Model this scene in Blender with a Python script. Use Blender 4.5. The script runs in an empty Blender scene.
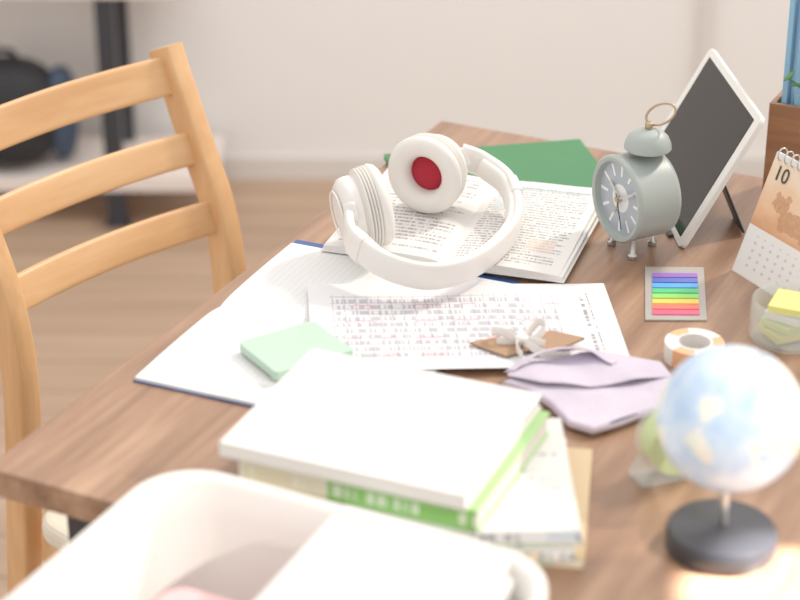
import bpy, bmesh, math, random
from mathutils import Vector, Matrix, Quaternion
random.seed(4)
D=bpy.data
TZ=0.75
def lin(c):
    c=c/255.0
    return c/12.92 if c<=0.04045 else ((c+0.055)/1.055)**2.4
def C(r,g,b): return (lin(r),lin(g),lin(b),1)

# ---------------------------------------------------------------- materials
class NB:
    def __init__(s,name,rough=0.6,metal=0.0,col=(0.8,0.8,0.8,1)):
        s.mat=D.materials.new(name); s.mat.use_nodes=True
        s.nt=s.mat.node_tree; s.b=s.nt.nodes['Principled BSDF']
        s.b.inputs['Roughness'].default_value=rough
        s.b.inputs['Metallic'].default_value=metal
        s.b.inputs['Base Color'].default_value=col
    def n(s,t): return s.nt.nodes.new(t)
    def _in(s,sock,v):
        if isinstance(v,bpy.types.NodeSocket): s.nt.links.new(v,sock)
        else: sock.default_value=v
    def m(s,op,a,b=None,c=None):
        n=s.n('ShaderNodeMath'); n.operation=op
        s._in(n.inputs[0],a)
        if b is not None: s._in(n.inputs[1],b)
        if c is not None: s._in(n.inputs[2],c)
        return n.outputs[0]
    def mix(s,f,a,b):
        n=s.n('ShaderNodeMix'); n.data_type='RGBA'
        s._in(n.inputs[0],f); s._in(n.inputs[6],a); s._in(n.inputs[7],b)
        return n.outputs[2]
    def coord(s,which='UV'):
        t=s.n('ShaderNodeTexCoord'); x=s.n('ShaderNodeSeparateXYZ')
        s.nt.links.new(t.outputs[which],x.inputs[0]); return x.outputs[0],x.outputs[1],x.outputs[2],t.outputs[which]
    def comb(s,x,y,z=0.0):
        n=s.n('ShaderNodeCombineXYZ'); s._in(n.inputs[0],x); s._in(n.inputs[1],y); s._in(n.inputs[2],z); return n.outputs[0]
    def noise(s,vec,scale=1.0,detail=2.0,rough=0.5):
        n=s.n('ShaderNodeTexNoise'); s.nt.links.new(vec,n.inputs['Vector'])
        n.inputs['Scale'].default_value=scale; n.inputs['Detail'].default_value=detail; n.inputs['Roughness'].default_value=rough
        return n.outputs[0]
    def ramp(s,f,stops):
        n=s.n('ShaderNodeValToRGB'); e=n.color_ramp.elements
        e[0].position,e[0].color=stops[0]; e[1].position,e[1].color=stops[-1]
        for p,c in stops[1:-1]:
            k=e.new(p); k.color=c
        s._in(n.inputs[0],f); return n.outputs[0]
    def base(s,c): s._in(s.b.inputs['Base Color'],c)
    def bump(s,h,strength=0.2,dist=0.002):
        n=s.n('ShaderNodeBump'); n.inputs['Strength'].default_value=strength; n.inputs['Distance'].default_value=dist
        s.nt.links.new(h,n.inputs['Height']); s.nt.links.new(n.outputs[0],s.b.inputs['Normal'])
    def rng(s,v,a,b):
        return s.m('MULTIPLY',s.m('GREATER_THAN',v,a),s.m('LESS_THAN',v,b))
    def ell(s,u,v,cx,cy,rx,ry):
        a=s.m('DIVIDE',s.m('SUBTRACT',u,cx),rx); b=s.m('DIVIDE',s.m('SUBTRACT',v,cy),ry)
        return s.m('LESS_THAN',s.m('ADD',s.m('MULTIPLY',a,a),s.m('MULTIPLY',b,b)),1.0)
    def text(s,u,v,lines,cf,u0=.08,u1=.92,v0=.06,v1=.94,th=.47,fill=.5,seed=0.0):
        lv=s.m('MULTIPLY',v,lines); fr=s.m('FRACT',lv); row=s.m('FLOOR',lv)
        vec=s.comb(s.m('MULTIPLY',u,cf),s.m('MULTIPLY',row,5.37),seed)
        ch=s.m('GREATER_THAN',s.noise(vec,1.0,0.0),th)
        vec2=s.comb(s.m('MULTIPLY',row,3.1),seed+4.0,0.0)
        end=s.m('SUBTRACT',u1,s.m('MULTIPLY',s.m('MAXIMUM',s.m('SUBTRACT',s.noise(vec2,1.0,0.0),.5),0.0),1.6))
        mk=s.m('MULTIPLY',s.m('LESS_THAN',fr,fill),ch)
        mk=s.m('MULTIPLY',mk,s.m('MULTIPLY',s.m('GREATER_THAN',u,u0),s.m('LESS_THAN',u,end)))
        return s.m('MULTIPLY',mk,s.rng(v,v0,v1))

def plain(name,col,rough=.55,metal=0,noise=.04,nscale=40,**kw):
    nb=NB(name,rough,metal,col)
    x,y,z,vec=nb.coord('Object')
    f=nb.noise(vec,nscale,3)
    dark=tuple(c*(1-noise*2.2) for c in col[:3])+(1,)
    nb.base(nb.mix(f,dark,col))
    for k,v in kw.items(): nb.b.inputs[k.replace('_',' ')].default_value=v
    return nb.mat
def wood(name,a,b,c,axis=1,scale=1.0,rough=.4,stretch=14):
    nb=NB(name,rough)
    x,y,z,vec=nb.coord('Object')
    mp=nb.n('ShaderNodeMapping'); nb.nt.links.new(vec,mp.inputs[0])
    sc=[stretch*scale]*3; sc[axis]=1.2*scale
    mp.inputs['Scale'].default_value=sc
    f=nb.noise(mp.outputs[0],2.2,6,.62)
    f2=nb.noise(mp.outputs[0],9,3,.5)
    ff=nb.m('ADD',nb.m('MULTIPLY',f,.75),nb.m('MULTIPLY',f2,.25))
    nb.base(nb.ramp(ff,[(.32,a),(.5,b),(.68,c)]))
    nb.bump(ff,.12,.001)
    return nb.mat

M={}
M['white_plastic']=plain('white_plastic',C(234,230,225),.32,noise=.01)
M['cushion']=plain('cushion_leather',C(230,226,220),.5,noise=.02)
M['red']=plain('red_cloth',C(172,12,40),.8,noise=.12,nscale=400)
M['paper']=plain('paper',C(230,228,225),.75,noise=.01)
M['pages']=plain('page_block',C(226,221,210),.8,noise=.06,nscale=200)
M['black']=plain('black_metal',C(42,46,54),.45,noise=.05)
M['black_cloth']=plain('black_nylon',C(30,32,38),.7,noise=.2)
M['navy']=plain('navy_cloth',C(58,76,100),.7,noise=.1)
M['blue']=plain('blue_cover',C(50,84,144),.5)
M['green']=plain('green_cover',C(50,120,72),.5,noise=.05)
M['mint']=plain('mint',C(180,210,190),.6)
M['kraft']=plain('kraft',C(174,138,108),.8,noise=.1,nscale=150)
nb=NB('lilac_fabric',.7); x,y,z,vec=nb.coord('Object'); f=nb.noise(vec,28,3)
nb.base(nb.mix(f,C(184,172,194),C(210,201,216))); nb.bump(f,.5,.006); M['lilac']=nb.mat
M['clock']=plain('clock_paint',C(162,171,167),.42,noise=.02)
M['brass']=plain('brass',C(186,164,134),.3,metal=.85,noise=.05)
M['cream']=plain('cream_cushion',C(232,222,202),.85,noise=.05)
M['pink']=plain('pink_cloth',C(236,186,188),.85,noise=.06)
M['cart']=plain('cart_white',C(236,232,227),.45,noise=.01)
M['dark_base']=plain('globe_base',C(48,50,58),.35,noise=.03)
M['leaf']=plain('leaf',C(80,134,64),.6,noise=.15)
M['ltblue']=plain('light_blue_cover',C(136,188,220),.55)
M['silver']=plain('silver',C(205,205,203),.3,metal=.8)
M['rack']=plain('rack_board',C(236,224,216),.6,noise=.02)
nb=NB('screen_glass',.05,0,C(12,11,12)); nb.b.inputs['IOR'].default_value=1.30; M['screen']=nb.mat
M['yellow']=plain('yellow_tape',C(234,228,130),.6)
M['lime']=plain('lime_tape',C(206,222,130),.6)
M['tan_book']=plain('tan_book',C(206,182,144),.7)
def clear(name,col,alpha_rough=.08):
    nb=NB(name,alpha_rough,0,col); nb.b.inputs['Alpha'].default_value=.28; return nb.mat
M['clear']=clear('clear_plastic',C(225,232,230))
M['desk']=wood('walnut_desk',C(114,84,64),C(146,111,87),C(176,140,113),axis=1,rough=.33)
M['chair']=wood('chair_beech',C(198,146,96),C(215,165,113),C(228,182,133),axis=2,rough=.42,stretch=9)
M['chairx']=wood('chair_beech_slat',C(198,146,96),C(215,165,113),C(228,182,133),axis=0,rough=.42,stretch=9)
M['box']=wood('box_wood',C(132,90,62),C(160,113,80),C(180,133,98),axis=0)

# ---------------------------------------------------------------- mesh helpers
def group(name,loc=(0,0,0),rz=0):
    e=D.objects.new(name,None); bpy.context.scene.collection.objects.link(e)
    e.location=loc; e.rotation_euler=(0,0,rz); e.empty_display_size=.05
    return e
def finish(name,verts,faces,mat,parent=None,world=False,smooth=False,uvs=None,bevel=0,seg=2,loc=None,rot=None,sub=0):
    me=D.meshes.new(name); me.from_pydata([tuple(v) for v in verts],[],faces); me.update()
    bm=bmesh.new(); bm.from_mesh(me)
    if uvs is None: bmesh.ops.recalc_face_normals(bm,faces=bm.faces)
    bm.to_mesh(me); bm.free()
    if uvs is not None:
        ul=me.uv_layers.new(name='UVMap')
        for l in me.loops: ul.data[l.index].uv=uvs[l.vertex_index]
    if smooth:
        for p in me.polygons: p.use_smooth=True
    ob=D.objects.new(name,me); bpy.context.scene.collection.objects.link(ob)
    if isinstance(mat,list):
        for m_ in mat: me.materials.append(m_)
    else: me.materials.append(mat)
    if parent is not None:
        ob.parent=parent
        if world: ob.location=-parent.location
    if loc is not None: ob.location=Vector(loc)+(ob.location if world else Vector())
    if rot is not None: ob.rotation_euler=rot
    if bevel>0:
        b=ob.modifiers.new('bevel','BEVEL'); b.width=bevel; b.segments=seg; b.limit_method='ANGLE'
    if sub: 
        s=ob.modifiers.new('sub','SUBSURF'); s.levels=sub; s.render_levels=sub
    return ob
def box(name,size,loc,mat,parent=None,rot=None,bevel=.001,seg=2,taper=1):
    x,y,z=[s/2 for s in size]
    v=[(-x,-y,-z),(x,-y,-z),(x,y,-z),(-x,y,-z),(-x*taper,-y*taper,z),(x*taper,-y*taper,z),(x*taper,y*taper,z),(-x*taper,y*taper,z)]
    f=[(0,3,2,1),(4,5,6,7),(0,1,5,4),(1,2,6,5),(2,3,7,6),(3,0,4,7)]
    return finish(name,v,f,mat,parent,loc=loc,rot=rot,bevel=bevel,seg=seg)
def lathe(name,prof,mat,parent=None,loc=(0,0,0),quat=None,n=48,world=False,smooth=True,close=False):
    v=[];f=[]
    for r,z in prof:
        for i in range(n):
            a=2*math.pi*i/n; v.append((r*math.cos(a),r*math.sin(a),z))
    m=len(prof)
    for j in range(m-1 if not close else m):
        k=(j+1)%m
        for i in range(n):
            i2=(i+1)%n; f.append((j*n+i,j*n+i2,k*n+i2,k*n+i))
    ob=finish(name,v,f,mat,parent,world=False,smooth=smooth)
    bm=bmesh.new(); bm.from_mesh(ob.data); bmesh.ops.remove_doubles(bm,verts=bm.verts,dist=1e-6)
    bmesh.ops.recalc_face_normals(bm,faces=bm.faces); bm.to_mesh(ob.data); bm.free()
    if smooth:
        for p in ob.data.polygons: p.use_smooth=True
        es=ob.modifiers.new('es','EDGE_SPLIT'); es.split_angle=math.radians(50)
    base=Vector(loc)
    if world and parent: base=base-parent.location
    ob.location=base
    if quat is not None:
        ob.rotation_mode='QUATERNION'; ob.rotation_quaternion=quat
    return ob
def cyl(name,r,h,loc,mat,parent=None,quat=None,r2=None,n=40,world=False,bev=.0006):
    r2=r if r2 is None else r2
    return lathe(name,[(0,0),(r-bev,0),(r,bev),(r2,h-bev),(r2-bev,h),(0,h)],mat,parent,loc,quat,n,world)
def catmull(pts,k=8):
    P=[Vector(p) for p in pts]; P=[P[0]*2-P[1]]+P+[P[-1]*2-P[-2]]
    out=[]
    for i in range(1,len(P)-2):
        for j in range(k):
            t=j/k; a,b,c,d=P[i-1],P[i],P[i+1],P[i+2]
            out.append(.5*((2*b)+(c-a)*t+(2*a-5*b+4*c-d)*t*t+(3*b-a-3*c+d)*t**3))
    out.append(P[-2]); return out
def sweep(name,pts,W,T,up,mat,parent=None,world=False,k=8,sec=None,round_=3.0,ns=20,smooth=True,scale=None):
    """sweep a superellipse section: W along up, T across"""
    path=catmull(pts,k) if k>1 else [Vector(p) for p in pts]
    up=Vector(up); v=[];f=[]
    for i,p in enumerate(path):
        t=(path[min(i+1,len(path)-1)]-path[max(i-1,0)]).normalized()
        w=(up-t*up.dot(t)).normalized(); n=t.cross(w)
        sc=1 if scale is None else scale(i/(len(path)-1))
        for j in range(ns):
            a=2*math.pi*j/ns; ca,sa=math.cos(a),math.sin(a)
            e=2/round_
            x=math.copysign(abs(ca)**e,ca)*W/2*sc; y=math.copysign(abs(sa)**e,sa)*T/2*sc
            v.append(p+w*x+n*y)
    L=len(path)
    for i in range(L-1):
        for j in range(ns):
            j2=(j+1)%ns; f.append((i*ns+j,i*ns+j2,(i+1)*ns+j2,(i+1)*ns+j))
    f.append(tuple(range(ns))[::-1]); f.append(tuple((L-1)*ns+j for j in range(ns)))
    ob=finish(name,v,f,mat,parent,world,smooth=smooth)
    if smooth:
        es=ob.modifiers.new('es','EDGE_SPLIT'); es.split_angle=math.radians(55)
    return ob
def tube(name,pts,r,mat,parent=None,world=False,k=8,up=(0.13,0.21,1)):
    return sweep(name,pts,2*r,2*r,up,mat,parent,world,k,round_=2.0,ns=12)
def page(name,o,ex,ey,zf,th,mat,parent,nx=24,ny=16,world=True,smooth=True,flat=None):
    """sheet: o + ex*u + ey*v, top surface z offset zf(u,v), thickness th (to below) or flat underside at z=flat"""
    o=Vector(o);ex=Vector(ex);ey=Vector(ey);v=[];uv=[];f=[]
    for s in (0,1):
        for j in range(ny+1):
            for i in range(nx+1):
                a,b=i/nx,j/ny
                z=zf(a,b)
                if s: z=flat if flat is not None else z-th
                v.append(o+ex*a+ey*b+Vector((0,0,z))); uv.append((a,b))
    N=(nx+1)*(ny+1); g=lambda i,j,s:s*N+j*(nx+1)+i
    for j in range(ny):
        for i in range(nx):
            f.append((g(i,j,0),g(i+1,j,0),g(i+1,j+1,0),g(i,j+1,0)))
            f.append((g(i,j,1),g(i,j+1,1),g(i+1,j+1,1),g(i+1,j,1)))
    for i in range(nx):
        f.append((g(i,0,1),g(i+1,0,1),g(i+1,0,0),g(i,0,0))); f.append((g(i,ny,0),g(i+1,ny,0),g(i+1,ny,1),g(i,ny,1)))
    for j in range(ny):
        f.append((g(0,j,0),g(0,j+1,0),g(0,j+1,1),g(0,j,1))); f.append((g(nx,j,1),g(nx,j+1,1),g(nx,j+1,0),g(nx,j,0)))
    ob=finish(name,v,f,mat,parent,world,smooth=smooth,uvs=uv)
    if smooth:
        es=ob.modifiers.new('es','EDGE_SPLIT'); es.split_angle=math.radians(40)
    return ob
def plate(name,o,ex,ey,th,mat,parent,world=True,bevel=0):
    """slab: front face at o,o+ex,..., thickness th behind (against ex x ey)"""
    o=Vector(o);ex=Vector(ex);ey=Vector(ey);n=ex.cross(ey).normalized()
    v=[o,o+ex,o+ex+ey,o+ey]; v+= [p-n*th for p in v]
    uv=[(0,0),(1,0),(1,1),(0,1)]*2
    f=[(0,1,2,3),(7,6,5,4),(0,4,5,1),(1,5,6,2),(2,6,7,3),(3,7,4,0)]
    return finish(name,v,f,mat,parent,world,uvs=uv,bevel=bevel)
def outline(name,pts,z0,z1,mat,parent,world=True,bevel=.0,seg=3,smooth=False):
    n=len(pts); v=[(x,y,z0) for x,y in pts]+[(x,y,z1) for x,y in pts]
    f=[tuple(range(n))[::-1],tuple(range(n,2*n))]+[(i,(i+1)%n,n+(i+1)%n,n+i) for i in range(n)]
    return finish(name,v,f,mat,parent,world,bevel=bevel,seg=seg,smooth=smooth)
def rrect(x0,x1,y0,y1,r,k=8):
    p=[]
    for cx,cy,a0 in ((x1-r,y1-r,0),(x0+r,y1-r,90),(x0+r,y0+r,180),(x1-r,y0+r,270)):
        for i in range(k+1):
            a=math.radians(a0+90*i/k); p.append((cx+r*math.cos(a),cy+r*math.sin(a)))
    return p

# ---------------------------------------------------------------- room
nb=NB('floor_wood_planks',.5)
x,y,z,vec=nb.coord('Object')
px=nb.m('DIVIDE',y,.11); row=nb.m('FLOOR',px)
vv=nb.comb(nb.m('ADD',nb.m('MULTIPLY',x,1.3),nb.m('MULTIPLY',row,7.7)),nb.m('MULTIPLY',y,22.0))
g=nb.noise(vv,1.0,4)
tone=nb.noise(nb.comb(nb.m('MULTIPLY',row,2.3),nb.m('FLOOR',nb.m('ADD',nb.m('MULTIPLY',x,.9),nb.m('MULTIPLY',row,.37)))),1.7,0)
col=nb.ramp(nb.m('ADD',nb.m('MULTIPLY',g,.6),nb.m('MULTIPLY',tone,.4)),[(.3,C(160,130,106)),(.5,C(180,150,124)),(.7,C(196,166,140))])
gap=nb.m('LESS_THAN',nb.m('FRACT',px),.025)
nb.base(nb.mix(gap,col,C(110,88,70)))
M['floor']=nb.mat
box('floor',(8,9,.06),(0,2.0,-.03),M['floor'],bevel=0)
M['wall']=plain('wall_paint',C(238,235,232),.9,noise=.01,nscale=6)
box('wall_back',(8,.1,2.7),(0,3.97,1.35),M['wall'],bevel=0)
M['trim']=plain('trim_paint',C(218,212,206),.7,noise=.01)
box('baseboard_back',(8,.012,.05),(0,3.914,.025),M['trim'],bevel=.002)
box('trim_1',(.022,.03,2.4),(.612,3.905,1.25),M['trim'],bevel=.003)

# ---------------------------------------------------------------- desk
ang=math.atan2(-.443,.897)
A=Vector((-.342,1.494,0)); U=Vector((.443,.897,0)); Wd=Vector((.897,-.443,0))
desk=group('desk',A,ang)
box('desk_top',(1.512,.914,.027),(.744,.453,TZ-.0135),M['desk'],desk,bevel=.0015)
for i,(lx,ly) in enumerate([(.075,.035),(1.42,.035),(.075,.87),(1.42,.87)]):
    box('leg_%d'%(i+1),(.042,.042,TZ-.027),(lx,ly,(TZ-.027)/2),M['black'],desk,bevel=.002)
box('rail_front',(1.30,.025,.035),(.7475,.04,TZ-.045),M['black'],desk)
box('rail_back',(1.30,.025,.035),(.7475,.865,TZ-.045),M['black'],desk)
box('rail_side_1',(.025,.79,.035),(.075,.4525,TZ-.045),M['black'],desk)
box('rail_side_2',(.025,.79,.035),(1.42,.4525,TZ-.045),M['black'],desk)

# ---------------------------------------------------------------- chair
ch=group('dining_chair',(-.4256,1.962,0),math.atan2(.733,.680))
CW=.3125
prof=[(.05,0),(.018,.28),(-.002,.45),(-.014,.58),(-.001,.68),(.034,.76),(.07,.84),(.082,.868)]
for i,x in enumerate((0,CW)):
    sweep('back_post_%d'%(i+1),[(x,y,z) for y,z in prof],.028,.038,(1,0,0),M['chair'],ch,k=6,round_=6)
for i,(z,y,h) in enumerate([(.68,.0,.040),(.757,.034,.040),(.838,.069,.046)]):
    tilt=(0,.4,1)
    sweep('back_slat_%d'%(i+1),[(0.004,y,z),(CW*.25,y+.010,z),(CW*.5,y+.014,z),(CW*.75,y+.010,z),(CW-.004,y,z)],h,.014,tilt,M['chairx'],ch,k=5,round_=6)
outline('seat_frame',[(-.005,-.03),(CW+.005,-.03),(CW+.03,-.39),(-.03,-.39)],.36,.40,M['chairx'],ch,world=False,bevel=.004)
outline('seat',rrect(-.02,CW+.02,-.40,-.03,.04),.401,.43,M['cream'],ch,world=False,bevel=.01)
for i,x in enumerate((-.01,CW+.01)):
    box('front_leg_%d'%(i+1),(.032,.032,.36),(x,-.365,.18),M['chair'],ch,taper=1.1,bevel=.003)
    sweep('side_stretcher_%d'%(i+1),[(x*.98,-.36,.2),(x,.02,.2)],.03,.016,(0,0,1),M['chairx'],ch,k=1,round_=5)
box('front_stretcher',(CW,.016,.03),(CW/2,-.2,.2),M['chairx'],ch)

# ---------------------------------------------------------------- storage rack in the background + bag
rk=group('storage_rack',(-1.0,3.77,0))
box('shelf_lower',(1.28,.22,.03),(0,0,.095),M['rack'],rk)
box('shelf_upper',(1.22,.22,.03),(-.03,0,.488),M['rack'],rk)
for i,(x,y) in enumerate([(.442,-.09),(-.5,-.09),(.442,.09),(-.5,.09)]):
    box('post_%d'%(i+1),(.036,.03,.62),(x,y,.31),M['black'],rk)
    box('foot_%d'%(i+1),(.05,.035,.01),(x,y,.005),M['black'],rk)
bp=group('backpack',(-.775,3.74,.111))
def blob(name,sx,sy,sz,loc,mat,parent,p=2.6,n=24):
    v=[];f=[]
    for j in range(n+1):
        th=math.pi*j/n
        for i in range(n*2):
            ph=math.pi*i/n
            d=[math.sin(th)*math.cos(ph),math.sin(th)*math.sin(ph),math.cos(th)]
            q=(sum(abs(c)**p for c in d))**(1/p)
            v.append((d[0]/q*sx,d[1]/q*sy,d[2]/q*sz))
    for j in range(n):
        for i in range(2*n):
            i2=(i+1)%(2*n); f.append((j*2*n+i,(j+1)*2*n+i,(j+1)*2*n+i2,j*2*n+i2))
    ob=finish(name,v,f,mat,parent,smooth=True,loc=loc)
    bm=bmesh.new(); bm.from_mesh(ob.data); bmesh.ops.remove_doubles(bm,verts=bm.verts,dist=1e-5); bm.to_mesh(ob.data); bm.free()
    return ob
blob('body',.112,.072,.108,(0,0,.108),M['black_cloth'],bp)
blob('front_pocket',.082,.03,.055,(0,-.062,.078),M['black_cloth'],bp)
blob('side_panel',.030,.05,.095,(.110,.01,.10),M['navy'],bp)
tube('handle',[(-.03,0,.21),(-.02,0,.23),(.02,0,.23),(.03,0,.21)],.006,M['black_cloth'],bp)
tube('strap',[(-.08,-.06,.18),(-.1,-.09,.11),(-.07,-.085,.03)],.01,M['navy'],bp)

# ---------------------------------------------------------------- green folder lying under the textbook
fold=group('clip_folder',(.12,2.1,TZ))
C1=Vector((-.019,2.193,TZ+.0003)); C2=Vector((.213,2.240,TZ+.0003)); dn=Vector((.043,-.212,0))
page('cover_bottom',C1+dn,C2-C1,-dn,lambda u,v:.0014,.0014,M['green'],fold,2,2)
page('papers',C1+dn*.97+(C2-C1)*.02,(C2-C1)*.96,-dn*.94,lambda u,v:.0040,.0025,M['paper'],fold,2,2)
page('cover_top',C1+dn,C2-C1,-dn,lambda u,v:.0055,.0014,M['green'],fold,2,2)

# ---------------------------------------------------------------- textbook (open)
def textmat(name,seed,lines=26,cf=70,ink=C(100,98,104),hl=None,pap=C(224,221,218)):
    nb=NB(name,.55); u,v,_,_v=nb.coord('UV')
    t=nb.text(u,v,lines,cf,seed=seed,th=.44)
    c=nb.mix(nb.m('MULTIPLY',t,.64),pap,ink)
    if hl:
        for (a,b,cc,d,colr) in hl:
            k=nb.m('MULTIPLY',nb.rng(u,a,b),nb.rng(v,cc,d))
            c=nb.mix(nb.m('MULTIPLY',k,.6),c,colr)
    nb.base(c); return nb.mat
T1=textmat('text_page_left',1.3,26,95,hl=[(.1,.5,.86,.90,C(120,170,160))])
T2=textmat('text_page_right',8.1,34,85,hl=[(.12,.45,.62,.76,C(190,206,210)),(.6,.85,.2,.34,C(222,200,184)),(.1,.9,.9,.92,C(120,160,165))])
tb=group('textbook',(.08,2.0,TZ))
e=Vector((.954,-.30,0)); g_=Vector((.30,.954,0))
o=Vector((-.08,1.925,TZ+.0062))
box_w=.128
def zl(u,v): return .0055+.003*math.sin(u*math.pi*.9)-.0025*max(0,(u-.8)/.2)**2
def zr(u,v): return .0055+.003*math.sin((1-u)*math.pi*.9)-.0025*max(0,(.2-u)/.2)**2+.003*max(0,(u-.6)/.4)**2*v
page('cover',o-e*.002-g_*.002,e*.260,g_*.226,lambda u,v:.0012,.0012,M['paper'],tb,2,2)
page('page_block_left',o,e*box_w,g_*.222,zl,0,T1,tb,flat=.0012)
page('page_block_right',o+e*box_w,e*box_w,g_*.222,zr,0,T2,tb,flat=.0012)
page('loose_leaf',o+e*box_w+Vector((0,0,.0006)),e*(box_w-.004),g_*.222,lambda u,v:zr(u,v)+.003*u*u*v,.0004,T2,tb)

# ---------------------------------------------------------------- notebook (open, blue cover)
nbk=group('notebook',(-.13,1.75,TZ))
d_=Vector((.400,.9165,0)); e_=Vector((.9165,-.400,0))
nb=NB('ruled_page',.7); u,v,_,_v=nb.coord('UV')
gl=nb.m('MAXIMUM',nb.m('LESS_THAN',nb.m('FRACT',nb.m('MULTIPLY',u,36)),.12),nb.m('LESS_THAN',nb.m('FRACT',nb.m('MULTIPLY',v,24)),.12))
nb.base(nb.mix(nb.m('MULTIPLY',gl,.35),C(229,228,226),C(176,188,204))); M['ruled']=nb.mat
P3=Vector((-.1786,1.802,TZ+.0003))
page('cover',P3-d_*.1675-e_*.001,e_*.252,d_*.342,lambda u,v:.0012,.0012,M['blue'],nbk,2,2)
page('page_block_lower',P3-d_*.166,e_*.25,d_*.166,lambda u,v:.0042+.0014*math.sin(v*math.pi)-.0030*max(0,(v-.80)/.20)**2,0,M['ruled'],nbk,flat=.0012)
page('page_block_upper',P3,e_*.25,d_*.160,lambda u,v:.0038+.0012*math.sin(v*math.pi)-.0026*max(0,(.20-v)/.20)**2,0,M['ruled'],nbk,flat=.0012)

# ---------------------------------------------------------------- worksheet
nb=NB('worksheet_print',.7); u,v,_,_v=nb.coord('UV')
inn=nb.m('MULTIPLY',nb.rng(u,.07,.83),nb.rng(v,.1,.88))
gu=nb.m('FRACT',nb.m('MULTIPLY',u,26)); gv=nb.m('FRACT',nb.m('MULTIPLY',v,14))
gl=nb.m('MAXIMUM',nb.m('LESS_THAN',gu,.1),nb.m('LESS_THAN',gv,.12))
c=nb.mix(nb.m('MULTIPLY',nb.m('MULTIPLY',gl,inn),.5),C(226,223,225),C(150,142,158))
hw=nb.text(u,v,14,110,u0=.08,u1=.82,v0=.12,v1=.86,th=.50,fill=.66,seed=2.2)
c=nb.mix(nb.m('MULTIPLY',hw,.45),c,C(96,98,122))
squig=nb.m('ADD',v,nb.m('MULTIPLY',nb.noise(nb.comb(nb.m('MULTIPLY',u,40),0.0),1,2),.09))
fr=nb.m('FRACT',nb.m('MULTIPLY',squig,5))
red=nb.m('MULTIPLY',nb.m('MULTIPLY',nb.m('LESS_THAN',fr,.07),inn),nb.m('GREATER_THAN',nb.noise(nb.comb(nb.m('MULTIPLY',u,9),nb.m('FLOOR',nb.m('MULTIPLY',squig,5))),1,0),.52))
c=nb.mix(nb.m('MULTIPLY',red,.5),c,C(222,90,110))
side=nb.text(v,u,40,50,u0=.2,u1=.9,v0=.9,v1=.93,th=.45,seed=5)
c=nb.mix(nb.m('MULTIPLY',side,.7),c,C(80,80,88))
nb.base(c); M['sheet']=nb.mat
ws=group('worksheet',(.06,1.77,TZ))
def zws(u,v):
    z=.0074+.0008*math.sin(u*5+v*3)
    if u>.6: z-= .0050*min(1,(u-.6)/.3)*(1-.3*v)
    return z+.005*max(0,v-.8)/.2*max(0,1-u*3)
page('sheet',(-.080,1.653,TZ),(.299,.016,0),(-.013,.180,0),zws,.0003,M['sheet'],ws,40,20)

# ---------------------------------------------------------------- mint note pad
sp=group('sticky_note_pad',(-.100,1.690,TZ+.0086),math.radians(33))
outline('pad',rrect(-.042,.042,-.040,.034,.008),0.0005,.009,M['mint'],sp,world=False,bevel=.0015)
outline('band',rrect(-.0425,.0425,-.0405,-.028,.004),.0002,.0095,M['mint'],sp,world=False,bevel=.001)

# ---------------------------------------------------------------- kraft tag with ribbon
kt=group('gift_tag',(.122,1.708,TZ+.0086),math.radians(12))
outline('card_left',[(-.055,.012),(-.025,.018),(.003,-.012),(-.028,-.022)],0.0,.002,M['kraft'],kt,world=False,bevel=.0005)
outline('card_right',[(-.006,-.002),(.026,.018),(.054,-.004),(.018,-.024),(-.002,-.020)],.0005,.0035,M['kraft'],kt,world=False,bevel=.0005)
rb=M['white_plastic']
for i,pp in enumerate([[(-.008,-.004,.005),(-.026,.004,.014),(-.032,.014,.010),(-.014,.012,.007),(-.008,-.004,.006)],
    [(-.008,-.004,.005),(.010,.008,.018),(.016,.001,.016),(.004,-.006,.008),(-.008,-.004,.006)],
    [(-.008,-.004,.005),(-.004,-.018,.008),(.010,-.030,.003),(.03,-.036,.002)],
    [(-.008,-.004,.005),(-.016,-.014,.007),(-.014,-.028,.003)],
    [(-.030,.004,.003),(-.008,-.004,.008),(.012,-.014,.006)]]):
    sweep('ribbon_%d'%(i+1),pp,.008,.0012,(0,.3,1),rb,kt,k=8,round_=3,ns=10)
blob('knot',.007,.006,.004,(-.008,-.004,.009),rb,kt,p=2)

# ---------------------------------------------------------------- lilac pouch (flat folded fabric case)
pc=group('pencil_pouch',(.18,1.61,TZ))
def layer(name,pts,zf,th,mat,sub=1,lift=None):
    q=[]
    m=len(pts)
    for i in range(m):
        a=Vector(pts[i]); b=Vector(pts[(i+1)%m])
        q+=[a,a.lerp(b,.12),a.lerp(b,.5),a.lerp(b,.88)]
    pts=[(p.x,p.y) for p in q]
    n=len(pts); cx=sum(p[0] for p in pts)/n; cy=sum(p[1] for p in pts)/n
    v=[];f=[]
    rings=[1.0,.975,.85,.6,.3]
    for s in rings:
        for (x,y) in pts:
            X=cx+(x-cx)*s; Y=cy+(y-cy)*s
            v.append((X,Y,TZ+zf(X,Y)+(th if s<.99 else th*.4)))
    v.append((cx,cy,TZ+zf(cx,cy)+th)); top=len(v)-1
    b0=len(v)
    for s in (.975,.3):
        for (x,y) in pts:
            X=cx+(x-cx)*s; Y=cy+(y-cy)*s; v.append((X,Y,TZ+zf(X,Y)))
    v.append((cx,cy,TZ+zf(cx,cy)))
    R=len(rings)
    for r in range(R-1):
        for i in range(n): f.append((r*n+i,r*n+(i+1)%n,(r+1)*n+(i+1)%n,(r+1)*n+i))
    for i in range(n):
        f.append(((R-1)*n+i,(R-1)*n+(i+1)%n,top)); f.append((i,b0+i,b0+(i+1)%n,(i+1)%n))
        f.append((b0+i,b0+n+i,b0+n+(i+1)%n,b0+(i+1)%n)); f.append((b0+n+i,len(v)-1,b0+n+(i+1)%n))
    return finish(name,v,f,mat,pc,True,smooth=True,sub=sub)
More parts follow.
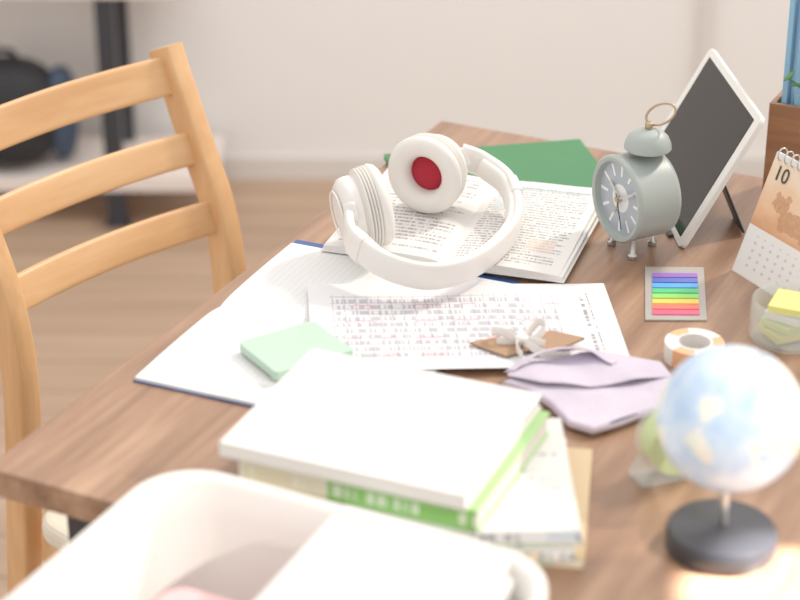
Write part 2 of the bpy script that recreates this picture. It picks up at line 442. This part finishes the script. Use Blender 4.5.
layer('body',[(.092,1.632),(.120,1.655),(.165,1.671),(.205,1.674),(.238,1.662),(.251,1.638),(.246,1.606),(.232,1.582),(.200,1.560),(.168,1.541),(.148,1.556),(.134,1.590),(.115,1.616)],lambda x,y:.0008+.0015*(1+math.sin(x*70)*math.sin(y*60+1)),.010,M['lilac'],2)
layer('flap',[(.096,1.636),(.125,1.660),(.168,1.675),(.207,1.677),(.242,1.661),(.250,1.634),(.215,1.622),(.170,1.612),(.130,1.616)],lambda x,y:.0125+.0020*(1+math.sin(x*80+y*60)),.0022,M['lilac'],2)
sweep('folded_edge',[(.100,1.645,TZ+.013),(.124,1.662,TZ+.021),(.152,1.670,TZ+.024),(.180,1.668,TZ+.022),(.200,1.655,TZ+.017)],.0024,.020,(-.3,.5,1),M['lilac'],pc,True,round_=2.5)
tube('zip_cord',[(.170,1.546,TZ+.009),(.200,1.563,TZ+.011),(.234,1.588,TZ+.009)],.0012,M['navy'],pc,True)

# ---------------------------------------------------------------- headphones
hp=group('headphones',(.03,1.95,TZ))
Bp=[(-.053,1.897,.062),(-.048,1.850,.053),(-.014,1.816,.040),(.034,1.804,.034),(.083,1.844,.033),(.120,1.925,.035),(.118,2.004,.044),(.091,2.036,.056),(.064,2.040,.066)]
Bp=[(x,y,z+TZ) for x,y,z in Bp]
sweep('headband',Bp,.030,.011,(.12,-.12,1),M['white_plastic'],hp,True,k=10,round_=3.2,ns=24)
ip=[]
path=catmull(Bp[1:8],6)
cenx,ceny=.035,1.94
for p in path:
    dv=Vector((cenx-p.x,ceny-p.y,0)).normalized(); ip.append(p+dv*.006)
sweep('headband_padding',ip,.023,.011,(.12,-.12,1),M['cushion'],hp,True,k=1,round_=2.4,ns=20)
for i,(a_,b_) in enumerate([(10,15),(56,61)]):
    pth=catmull(Bp,10)[a_:b_]
    sweep('band_joint_%d'%(i+1),pth,.0320,.0130,(.12,-.12,1),M['white_plastic'],hp,True,k=1,round_=4)
def cup(tag,cc,ax):
    ax=Vector(ax).normalized(); q=ax.to_track_quat('Z','Y'); cc=Vector(cc)
    lathe('ear_cup_'+tag,[(0,-.024),(.018,-.0235),(.029,-.021),(.035,-.016),(.0365,-.010),(.0365,-.004),(.034,-.002),(.034,0)],M['white_plastic'],hp,cc,q,world=True)
    pr=[(.034,-.001)]
    for i in range(4):
        z=.0005+i*.0032; pr+=[(.0395+i*.0006,z),(.0418+i*.0004,z+.0009),(.0418+i*.0004,z+.0018),(.0375+i*.0006,z+.0026)]
    pr+=[(.0428,.0145),(.0436,.018),(.0418,.0225),(.0375,.0258),(.031,.0266),(.0255,.0248),(.0218,.021),(.0200,.016),(.0194,.008)]
    lathe('ear_cushion_'+tag,pr,M['cushion'],hp,cc,q,world=True,n=64)
    lathe('speaker_cloth_'+tag,[(0,.0165),(.008,.0158),(.015,.0138),(.0198,.0100)],M['red'],hp,cc,q,world=True)
    lathe('cap_ring_'+tag,[(.022,-.0240),(.0225,-.0252),(.0245,-.0250),(.025,-.0232)],M['white_plastic'],hp,cc,q,world=True)
aR=Vector((-.44,-.86,.02)).normalized(); aL=Vector((.93,.30,.12)).normalized()
cR=Vector((.0290,2.006,TZ+.0595))-aR*.012; cL=Vector((-.034,1.917,TZ+.059))-aL*.008
cup('right',cR,aR); cup('left',cL,aL)
def yoke(tag,hinge,c,a):
    hinge=Vector(hinge); back=c-a*.014
    side=(hinge-back); side-=a*side.dot(a); side=side.normalized()
    sweep('yoke_'+tag,[hinge,(hinge+back+side*.036)/2, back+side*.036, back+side*.028-a*.006],.020,.008,a.cross(side),M['white_plastic'],hp,True,k=6,round_=3)
yoke('right',Bp[-1],cR,aR); yoke('left',Bp[0],cL,aL)

# ---------------------------------------------------------------- alarm clock
ac=group('alarm_clock',(.249,1.9395,TZ))
ax=Vector((-.890,-.456,0)).normalized(); q=ax.to_track_quat('Z','Y')
cc=Vector((.249,1.943,TZ+.062)); R=.0455
lathe('case',[(0,-.026),(R-.008,-.026),(R-.002,-.023),(R,-.018),(R,.022),(R+.0012,.024),(R+.0012,.028),(R-.001,.030),(R-.005,.029),(R-.006,.023)],M['clock'],ac,cc,q,world=True,n=64)
nb=NB('clock_dial',.25); x,y,z,vec=nb.coord('Object')
an=nb.m('ARCTAN2',y,x); rr=nb.m('SQRT',nb.m('ADD',nb.m('MULTIPLY',x,x),nb.m('MULTIPLY',y,y)))
tk=nb.m('LESS_THAN',nb.m('ABSOLUTE',nb.m('SUBTRACT',nb.m('FRACT',nb.m('ADD',nb.m('MULTIPLY',an,12/(2*math.pi)),.5)),.5)),.10)
t1=nb.m('MULTIPLY',tk,nb.rng(rr,.024,.037))
c=nb.mix(nb.m('MULTIPLY',t1,.9),C(160,170,180),C(240,240,238))
c=nb.mix(nb.rng(rr,.0,.015),c,C(226,228,228))
nb.base(c)
lathe('dial',[(0,.0231),(R-.0055,.023)],nb.mat,ac,cc,q,world=True,smooth=False)
sx=Vector((0,0,1)); sy=ax.cross(sx)
def hand(nm,angd,l,w,mat,off):
    a=math.radians(angd); d=(sx*math.cos(a)+sy*math.sin(a)); s=ax.cross(d)
    o=cc+ax*off-d*l*.2-s*w/2
    plate(nm,o,s*w,d*l*1.2,.0008,mat,ac)
hand('hour_hand',50,.021,.0035,M['silver'],.0250)
hand('minute_hand',-62,.032,.0028,M['silver'],.0262)
hand('alarm_hand',160,.018,.0015,M['brass'],.0244)
hand('second_hand',200,.032,.001,M['black'],.0272)
lathe('hub',[(0,.029),(.003,.029),(.0035,.024)],M['brass'],ac,cc,q,world=True,n=20)
top=cc+Vector((0,0,R))
bc=top+Vector((0.006,0,0))
cyl('bell_post',.003,.012,bc-Vector((0,0,.002)),M['brass'],ac,world=True)
lathe('bell',[(.0235,.006),(.0245,.007),(.0240,.012),(.021,.019),(.015,.0245),(.007,.0275),(0,.028)],M['clock'],ac,bc,None,world=True)
cyl('bell_knob',.004,.008,bc+Vector((0,0,.027)),M['brass'],ac,world=True)
rc=bc+Vector((.012,.004,.042)); pv=Vector((.8,-.25,.50)).normalized(); pu=(Vector((.25,.1,1))-pv*Vector((.25,.1,1)).dot(pv)).normalized()
ring=[rc+pv*.0165*math.cos(t)+pu*.010*math.sin(t) for t in [2*math.pi*i/32 for i in range(33)]]
tube('ring_handle',ring,.0013,M['brass'],ac,True,k=1,up=pv.cross(pu))
for i,(a_,s_) in enumerate([(.018,.020),(.018,-.020),(-.02,0)]):
    side=ax.cross(Vector((0,0,1)))
    b=cc+ax*a_+side*s_; b.z=TZ+.0003
    lathe('foot_%d'%(i+1),[(0,0),(.0045,.0005),(.005,.004),(.003,.006),(.003,.022),(0,.022)],M['silver'],ac,b,None,world=True,n=20)
cyl('winding_key',.007,.006,cc-ax*.034,M['silver'],ac,q,world=True)

# ---------------------------------------------------------------- tablet
tab=group('tablet',(.30,2.05,TZ))
bo=Vector((.2945,1.940,TZ+.001)); bdir=Vector((-.098,.995,0)).normalized(); tdir=Vector((.076,.0075,.143)).normalized()
Wt,Ht=.224,.163
o=bo+bdir*Wt; exv=-bdir*Wt; eyv=tdir*Ht
nf=exv.cross(eyv).normalized()
def rplate(name,o,ex,ey,r,th,mat,parent,front=0.0):
    lx,ly=ex.length,ey.length; ux,uy=ex.normalized(),ey.normalized(); n=ux.cross(uy)
    pts=rrect(0,lx,0,ly,r,6); k=len(pts)
    v=[o+ux*a+uy*b+n*front for a,b in pts]+[o+ux*a+uy*b+n*(front-th) for a,b in pts]
    f=[tuple(range(k)),tuple(range(k,2*k))[::-1]]+[(i,k+i,k+(i+1)%k,(i+1)%k) for i in range(k)]
    return finish(name,v,f,mat,parent,True,bevel=.0008)
rplate('body',o,exv,eyv,.008,.006,M['white_plastic'],tab)
mg=.008
rplate('screen',o+exv.normalized()*.014+eyv.normalized()*mg,exv.normalized()*(Wt-.028),eyv.normalized()*(Ht-2*mg),.001,.0006,M['screen'],tab,front=.0004)
back=-nf
hi=bo+bdir*.06+tdir*.085+back*.0065
ft=Vector((.366,1.998,TZ+.0015))
sweep('stand_leg',[hi,ft],.05,.003,bdir,M['black'],tab,True,k=1,round_=5)
sweep('stand_lip',[bo-nf*-.003+bdir*.03,bo-nf*-.003+bdir*.19],.003,.006,(0,0,1),M['black'],tab,True,k=1)

# ---------------------------------------------------------------- desk calendar
cal=group('desk_calendar',(.40,1.86,TZ))
wv=Vector((.479,-.878,0)); fw=Vector((.878,.479,0))
o=Vector((.342,1.889,TZ+.001)); ex=wv*.098; ey=fw*.046+Vector((0,0,.122))
nb=NB('calendar_print',.5); u0_,v0_,_,_v=nb.coord('UV')
# slight noise warp so the printed animal reads like a soft photo
u=nb.m('ADD',u0_,nb.m('MULTIPLY',nb.m('SUBTRACT',nb.noise(nb.comb(nb.m('MULTIPLY',u0_,14),nb.m('MULTIPLY',v0_,20)),1,3),.5),.10))
v=nb.m('ADD',v0_,nb.m('MULTIPLY',nb.m('SUBTRACT',nb.noise(nb.comb(nb.m('MULTIPLY',u0_,17),nb.m('MULTIPLY',v0_,15),3.0),1,3),.5),.06))
white=C(234,231,228)
pic=nb.ramp(nb.m('ADD',nb.m('MULTIPLY',nb.noise(nb.comb(nb.m('MULTIPLY',u,2),nb.m('MULTIPLY',v,5)),1,3),.35),nb.m('MULTIPLY',v,.6)),[(.38,C(206,146,104)),(.52,C(230,180,138)),(.66,C(236,206,174)),(.8,C(236,216,196))])
fur=nb.mix(nb.noise(nb.comb(nb.m('MULTIPLY',u0_,40),nb.m('MULTIPLY',v0_,22)),1,3),C(150,88,56),C(222,172,128))
cat=nb.ell(u,v,.62,.55,.26,.085)
for e_l in [(.34,.64,.13,.065),(.25,.705,.035,.035),(.42,.705,.035,.035),(.45,.49,.06,.05),(.80,.49,.07,.05),(.90,.60,.05,.09)]:
    cat=nb.m('MAXIMUM',cat,nb.ell(u,v,*e_l))
pic=nb.mix(nb.m('MULTIPLY',cat,.8),pic,fur)
c=nb.mix(nb.m('MULTIPLY',nb.m('GREATER_THAN',v0_,.40),nb.m('LESS_THAN',v0_,.96)),white,pic)
nums=nb.m('MULTIPLY',nb.m('MULTIPLY',nb.rng(u0_,.08,.92),nb.rng(v0_,.05,.34)),
   nb.m('MULTIPLY',nb.rng(nb.m('FRACT',nb.m('MULTIPLY',u0_,8)),.3,.62),nb.rng(nb.m('FRACT',nb.m('MULTIPLY',v0_,16)),.3,.65)))
c=nb.mix(nb.m('MULTIPLY',nums,.4),c,C(130,130,140)); nb.base(c)
plate('front_panel',o,ex,ey,.002,nb.mat,cal)
o2=o+fw*.092
plate('back_panel',o2+ex,-ex,Vector((-.878*.044,-.479*.044,.122)),.002,M['paper'],cal)
plate('base_panel',o+Vector((0,0,.0005)),ex,fw*.092,.0015,M['paper'],cal)
for i in range(9):
    p=o+ex*(.08+.84*i/8)+ey+Vector((0,0,-.002))+fw*.001
    rg=[p+fw*.006*math.cos(t)+Vector((0,0,.007*math.sin(t)+.001)) for t in [2*math.pi*k/14 for k in range(15)]]
    tube('coil_%d'%(i+1),rg,.0008,M['silver'],cal,True,k=1,up=wv)
cu=D.curves.new('month_number','FONT'); cu.body='10'; cu.size=.022; cu.extrude=.0002
t=D.objects.new('month_number',cu); bpy.context.scene.collection.objects.link(t); cu.materials.append(M['black'])
exn=ex.normalized(); eyn=ey.normalized(); nn=exn.cross(eyn)
mt=Matrix((exn,eyn,nn)).transposed().to_4x4(); mt.translation=o+ex*.08+ey*.80+nn*.0008
t.parent=cal; t.matrix_local=Matrix.Translation(-cal.location)@mt

# ---------------------------------------------------------------- index tabs
it=group('index_tabs',(.275,1.83,TZ))
o=Vector((.240,1.773,TZ+.002)); ex=Vector((.0605,-.001,0)); ey=Vector((.013,.121,0))
plate('sleeve',o,ex,ey,.0018,plain('sleeve_plastic',C(172,166,160),.25,noise=.01),it,bevel=.0004)
cols=[C(240,90,126),C(250,116,100),C(250,204,90),C(140,220,100),C(80,196,130),C(84,164,232),C(84,104,196),C(144,100,190)]
for i,cl in enumerate(cols):
    mm=plain('tab_col_%d'%i,cl,.45,noise=.01)
    plate('tab_%d'%(i+1),o+ex*.12+ey*(.08+.1*i)+Vector((0,0,.0012)),ex*.76,ey*.078,.0011,mm,it)

# ---------------------------------------------------------------- tapes
def taperoll(loc,rad,hgt,mat,core,quat=None,z=0):
    g=group('tape_roll',loc)
    lathe('tape',[(rad*.62,0),(rad,0),(rad,hgt),(rad*.62,hgt)],mat,g,(0,0,z),quat,close=True)
    lathe('core',[(rad*.54,-.0003),(rad*.62,-.0003),(rad*.62,hgt+.0003),(rad*.54,hgt+.0003)],core,g,(0,0,z),quat,close=True)
    return g
nb=NB('washi_pattern',.6); x,y,z,vec=nb.coord('Object')
an=nb.m('ARCTAN2',y,x); st=nb.m('GREATER_THAN',nb.m('SINE',nb.m('ADD',nb.m('MULTIPLY',an,3.0),1.6)),.35)
nb.base(nb.mix(st,C(234,230,222),C(238,176,130))); M['washi']=nb.mat
taperoll((.277,1.694,TZ+.0005),.028,.018,M['washi'],M['paper'])
taperoll((.306,1.660,TZ+.0005),.015,.010,M['yellow'],M['paper'])
def dispenser(name,loc,rz,rad,wid,m1,m2):
    g=group(name,loc,rz)
    q=Vector((0,1,0)).to_track_quat('Z','X')
    pts=[]
    for i in range(28):
        a=math.radians(-30+240*i/27); pts.append((rad*1.15*math.cos(a),rad*1.15*math.sin(a)+rad*1.15))
    pts+= [(-rad*1.3,.004),(-rad*1.3,0),(rad*1.9,0),(rad*2.0,rad*.5),(rad*1.5,rad*.55)]
    n=len(pts); v=[(x,-wid/2,z) for x,z in pts]+[(x,wid/2,z) for x,z in pts]
    f=[tuple(range(n)),tuple(range(n,2*n))[::-1]]+[(i,n+i,n+(i+1)%n,(i+1)%n) for i in range(n)]
    finish('case',v,f,M['clear'],g,bevel=.001)
    lathe('roll',[(rad*.55,0),(rad,0),(rad,wid*.8),(rad*.55,wid*.8)],m1,g,(0,-wid*.4,rad*1.15),q,close=True)
    lathe('core',[(rad*.35,0),(rad*.55,0),(rad*.55,wid*.82),(rad*.35,wid*.82)],m2,g,(0,-wid*.41,rad*1.15),q,close=True)
    return g
dispenser('tape_dispenser',(.234,1.486,TZ+.0005),math.radians(20),.029,.028,M['lime'],M['yellow'])
jar=group('sticky_flag_case',(.374,1.738,TZ))
lathe('case',[(0,.0005),(.036,.0005),(.038,.003),(.038,.040),(.036,.042),(.034,.040),(.034,.004),(0,.004)],M['clear'],jar)
for i,(cm,s) in enumerate([(M['yellow'],1),(M['lime'],.9),(M['paper'],.8),(M['yellow'],.85)]):
    box('flag_pad_%d'%(i+1),(.048*s,.036,.008),(0,0,.009+i*.0092),cm,jar,rot=(0,0,.4+i*.25))

# ---------------------------------------------------------------- globe
gl=group('globe',(.257,1.372,TZ))
lathe('base',[(0,0),(.043,0),(.0445,.002),(.0445,.016),(.042,.0195),(.020,.0205),(.010,.022),(0,.022)],M['dark_base'],gl)
cyl('stem',.004,.045,(0,0,.020),M['silver'],gl)
nb=NB('globe_map',.25); x,y,z,vec=nb.coord('Object')
f=nb.noise(vec,20,6,.6); f2=nb.noise(vec,60,3)
land=nb.m('GREATER_THAN',f,.53)
lc=nb.ramp(f2,[(.35,C(234,240,224)),(.5,C(242,242,230)),(.65,C(244,234,216))])
nb.base(nb.mix(land,nb.ramp(f2,[(.3,C(176,206,240)),(.7,C(214,229,246))]),lc))
lathe('sphere',[(.0575*math.sin(math.pi*i/40),-.0575*math.cos(math.pi*i/40)) for i in range(41)],nb.mat,gl,(0,0,.118),Quaternion((0,1,0),math.radians(20)),n=64)
for i,s in enumerate((1,-1)):
    d=Vector((math.sin(math.radians(20)),0,math.cos(math.radians(20))))*s
    cyl('pole_%d'%(i+1),.003,.004,Vector((0,0,.118))+d*.057,M['silver'],gl,d.to_track_quat('Z','Y'))

# ---------------------------------------------------------------- books
bs=group('book_stack',(.02,1.44,TZ))
def book(tag,cx,cy,z0,w,l,th,rd,cov,pg,spine='-y',smat=None):
    r=math.radians(rd); g=group('book_'+tag,(cx-bs.location.x,cy-bs.location.y,z0)); g.rotation_euler=(0,0,r); g.parent=bs
    ct=.0009; smat=smat or cov
    box('cover_bottom',(w,l,ct),(0,0,ct/2),cov,g,bevel=0)
    box('cover_top',(w,l,ct),(0,0,th-ct/2),cov,g,bevel=0.0002)
    box('pages',(w-.004,l-.004,th-2*ct),(0,0,th/2),pg,g,bevel=0)
    if spine=='-y': box('spine',(w,ct,th),(0,-l/2+ct/2,th/2),smat,g,bevel=0)
    return g
def covermat(name,base,ink,seed,lines=14,cf=60,x0=.55,x1=.95,y0=.1,y1=.7,k=.35):
    nb=NB(name,.45); x,y,z,vec=nb.coord('Object')
    u=nb.m('ADD',nb.m('MULTIPLY',x,5.4),.5); v=nb.m('ADD',nb.m('MULTIPLY',y,5.4),.5)
    t=nb.text(u,v,lines,cf,u0=x0,u1=x1,v0=y0,v1=y1,seed=seed,th=.5,fill=.4)
    nb.base(nb.mix(nb.m('MULTIPLY',t,k),base,ink)); return nb.mat
def spinemat(name,stops,ink,seed,zh=.003):
    nb=NB(name,.5); x,y,z,vec=nb.coord('Object')
    f=nb.m('ADD',nb.m('MULTIPLY',x,4.6),.5)
    base=nb.ramp(f,stops); base.node.color_ramp.interpolation='CONSTANT'
    zz=nb.rng(z,-zh,zh)
    t=nb.m('GREATER_THAN',nb.noise(nb.comb(nb.m('MULTIPLY',x,160),seed),1,1),.5)
    k=nb.m('GREATER_THAN',nb.noise(nb.comb(nb.m('MULTIPLY',x,22),seed+3),1,0),.47)
    nb.base(nb.mix(nb.m('MULTIPLY',nb.m('MULTIPLY',t,k),nb.m('MULTIPLY',zz,.75)),base,ink)); return nb.mat
W_=C(228,226,220)
K1=covermat('cover_grey',C(220,219,217),C(130,140,150),3,k=.6)
K3=covermat('cover_teal',C(214,217,216),C(120,150,156),5)
K2=covermat('cover_green',C(160,204,134),C(196,222,178),7)
S1=spinemat('spine_green',[(0,C(232,226,194)),(.38,C(130,194,98)),(.97,W_)],C(240,246,236),2,.005)
S2=spinemat('spine_grey',[(0,W_),(.5,C(216,220,222)),(.8,C(190,204,214)),(1,W_)],C(90,102,116),5)
S3=spinemat('spine_teal',[(0,W_),(.35,C(176,202,210)),(.62,C(230,214,180)),(.8,W_)],C(70,110,130),9)
S4=spinemat('spine_cream',[(0,C(226,216,190)),(.5,C(206,220,190)),(.8,C(226,216,190))],C(110,120,110),13,.002)
book('bottom',.066,1.437,.0003,.180,.174,.008,-7,M['tan_book'],M['pages'],smat=S4)
book('lower',.048,1.430,.0085,.184,.178,.009,-2,K3,M['pages'],smat=S3)
book('thin',.050,1.431,.0177,.182,.176,.006,2,K1,M['pages'],smat=S4)
book('grey',.048,1.430,.0239,.184,.180,.010,1,K1,M['pages'],smat=S2)
book('green',-.002,1.457,.0341,.208,.170,.0205,-22.9,K2,M['pages'],smat=S1)
book('white',-.0133,1.4615,.0551,.214,.178,.013,-22.9,M['paper'],M['paper'])

# ---------------------------------------------------------------- storage cart next to the desk
ct=group('storage_cart',A+Wd*.355+U*(-.166),ang)
def bin_(tag,ztop,dep,mat):
    hx,hy=.172,.150
    rings=[(0,0,ztop-.006,.050),(.0,0,ztop,.052),(-.006,0,ztop+.001,.050),(-.010,0,ztop-.004,.048),(-.014,0,ztop-.03,.046),(-.024,0,ztop-dep+.02,.04),(-.034,0,ztop-dep+.003,.035)]
    outer=[(-.0,0,ztop-.016,.050),(-.006,0,ztop-.017,.05),(-.010,0,ztop-.03,.046),(-.020,0,ztop-dep+.02,.04),(-.032,0,ztop-dep,.035)]
    allr=outer[::-1]+rings
    v=[];f=[]
    for off,_,z,r in allr:
        pts=rrect(-hx-off,hx+off,-hy-off,hy+off,r,8); v+=[(x,y,z) for x,y in pts]
    k=36
    for j in range(len(allr)-1):
        for i in range(k): f.append((j*k+i,j*k+(i+1)%k,(j+1)*k+(i+1)%k,(j+1)*k+i))
    f.append(tuple(range(k))[::-1]); f.append(tuple((len(allr)-1)*k+i for i in range(k)))
    ob=finish('bin_'+tag,v,f,mat,ct,smooth=True)
    es=ob.modifiers.new('es','EDGE_SPLIT'); es.split_angle=math.radians(60)
bin_('top',.816,.14,M['cart']); bin_('middle',.50,.12,M['cart']); bin_('bottom',.22,.12,M['cart'])
for i,(x,y) in enumerate([(-.120,-.10),(.120,-.10),(-.120,.10),(.120,.10)]):
    cyl('caster_%d'%(i+1),.022,.018,(x,y-.009,.0222),M['black'],ct,Vector((0,1,0)).to_track_quat('Z','X'))
    box('caster_fork_%d'%(i+1),(.02,.03,.06),(x,y,.072),M['silver'],ct)
for i,x in enumerate((-.173,.173)):
    for j,y in enumerate((-.07,.07)):
        cyl('post_%d%d'%(i,j),.006,.70,(x,y,.10),M['cart'],ct)
for i in range(4):
    outline('pink_cloth_%d'%(i+1),rrect(-.115,.0,-.105,.060,.02),.685+i*.022,.706+i*.022,M['pink'],ct,world=False,bevel=.006)
for i,(x,y,w_,l_,h,rz) in enumerate([(.068,.030,.140,.20,.11,.0),(.068,.028,.138,.20,.014,-.02),(.064,.028,.146,.20,.012,.03)]):
    z=[.741,.8035,.817][i]
    box('paper_pad_%d'%(i+1),(w_,l_,h),(x,y,z),M['paper'],ct,rot=(0,0,rz),bevel=.004)

# ---------------------------------------------------------------- wooden box with book and plant sprig
wb=group('desk_organizer',(.459,2.083,TZ),ang)
for nm,sz,lc in [('panel_front',(.10,.005,.110),(0,-.0215,.0553)),('panel_back',(.10,.005,.110),(0,.0215,.0553)),('panel_left',(.006,.038,.110),(-.047,0,.0553)),('panel_right',(.006,.038,.110),(.047,0,.0553)),('bottom',(.09,.038,.005),(0,0,.0035))]:
    box(nm,sz,lc,M['box'],wb)
box('blue_folder',(.006,.034,.25),(-.036,0,.131),M['ltblue'],wb)
box('blue_book',(.030,.034,.235),(-.010,0,.124),M['ltblue'],wb)
tube('sprig_stem',[(.014,-.015,.01),(.010,-.017,.10),(-.005,-.035,.13),(-.025,-.045,.150)],.0012,M['leaf'],wb)
for i,(x,y,z) in enumerate([(-.008,-.037,.132),(-.025,-.045,.152),(.008,-.03,.122),(-.016,-.04,.142)]):
    blob('leaf_%d'%(i+1),.009,.004,.0016,(x,y,z),M['leaf'],wb,p=2,n=8).rotation_euler=(random.uniform(-.6,.6),random.uniform(-.5,.5),random.uniform(0,3))

# ---------------------------------------------------------------- light
w=D.worlds.new('world'); bpy.context.scene.world=w; w.use_nodes=True
bg=w.node_tree.nodes['Background']; bg.inputs[0].default_value=(1,.970,.94,1); bg.inputs[1].default_value=.95
def sun(name,d,e,angd,col):
    l=D.lights.new(name,'SUN'); l.energy=e; l.angle=math.radians(angd); l.color=col
    o=D.objects.new(name,l); bpy.context.scene.collection.objects.link(o); o.rotation_euler=Vector(d).to_track_quat('-Z','Y').to_euler(); o.location=(2,3,3)
sun('sun',(-.66,-.50,-.72),2.2,7,(1,.89,.77))
def spot(name,loc,tgt,e,deg,blend,rad,col):
    l=D.lights.new(name,'SPOT'); l.energy=e; l.spot_size=math.radians(deg); l.spot_blend=blend; l.shadow_soft_size=rad; l.color=col
    o=D.objects.new(name,l); bpy.context.scene.collection.objects.link(o); o.location=loc
    o.rotation_euler=(Vector(tgt)-Vector(loc)).to_track_quat('-Z','Y').to_euler()
spot('sunbeam_lamp',(2.2,-.2,2.6),(.10,1.22,.78),300,14,.8,.04,(1,.93,.84))
spot('sunbeam_lamp_narrow',(1.5,1.0,2.2),(.310,1.300,.75),1900,4.4,.3,.012,(1,.92,.82))
al=D.lights.new('wall_fill_light','AREA'); al.shape='RECTANGLE'; al.size=3; al.size_y=.8; al.energy=26; al.color=(1,.96,.92)  # added fill light, no fixture in the room; brightens the back wall
ao=D.objects.new('wall_fill_light',al); bpy.context.scene.collection.objects.link(ao); ao.location=(.3,2.6,2.5)
ao.rotation_euler=(Vector((0,3.9,.6))-ao.location).to_track_quat('-Z','Y').to_euler()

# ---------------------------------------------------------------- camera
cd=D.cameras.new('camera'); cam=D.objects.new('camera',cd); bpy.context.scene.collection.objects.link(cam)
cam.location=(0,0,TZ+.897); p=math.atan(1000/2029)
cam.rotation_euler=(math.pi/2-p,0,0)
cd.sensor_width=36; cd.lens=2029*36/800
cd.dof.use_dof=True; cd.dof.focus_distance=2.11; cd.dof.aperture_fstop=3.4
cd.clip_start=.05
bpy.context.scene.camera=cam
vs=bpy.context.scene.view_settings
vs.view_transform='Standard'
vs.exposure=0.03
vs.gamma=1.17
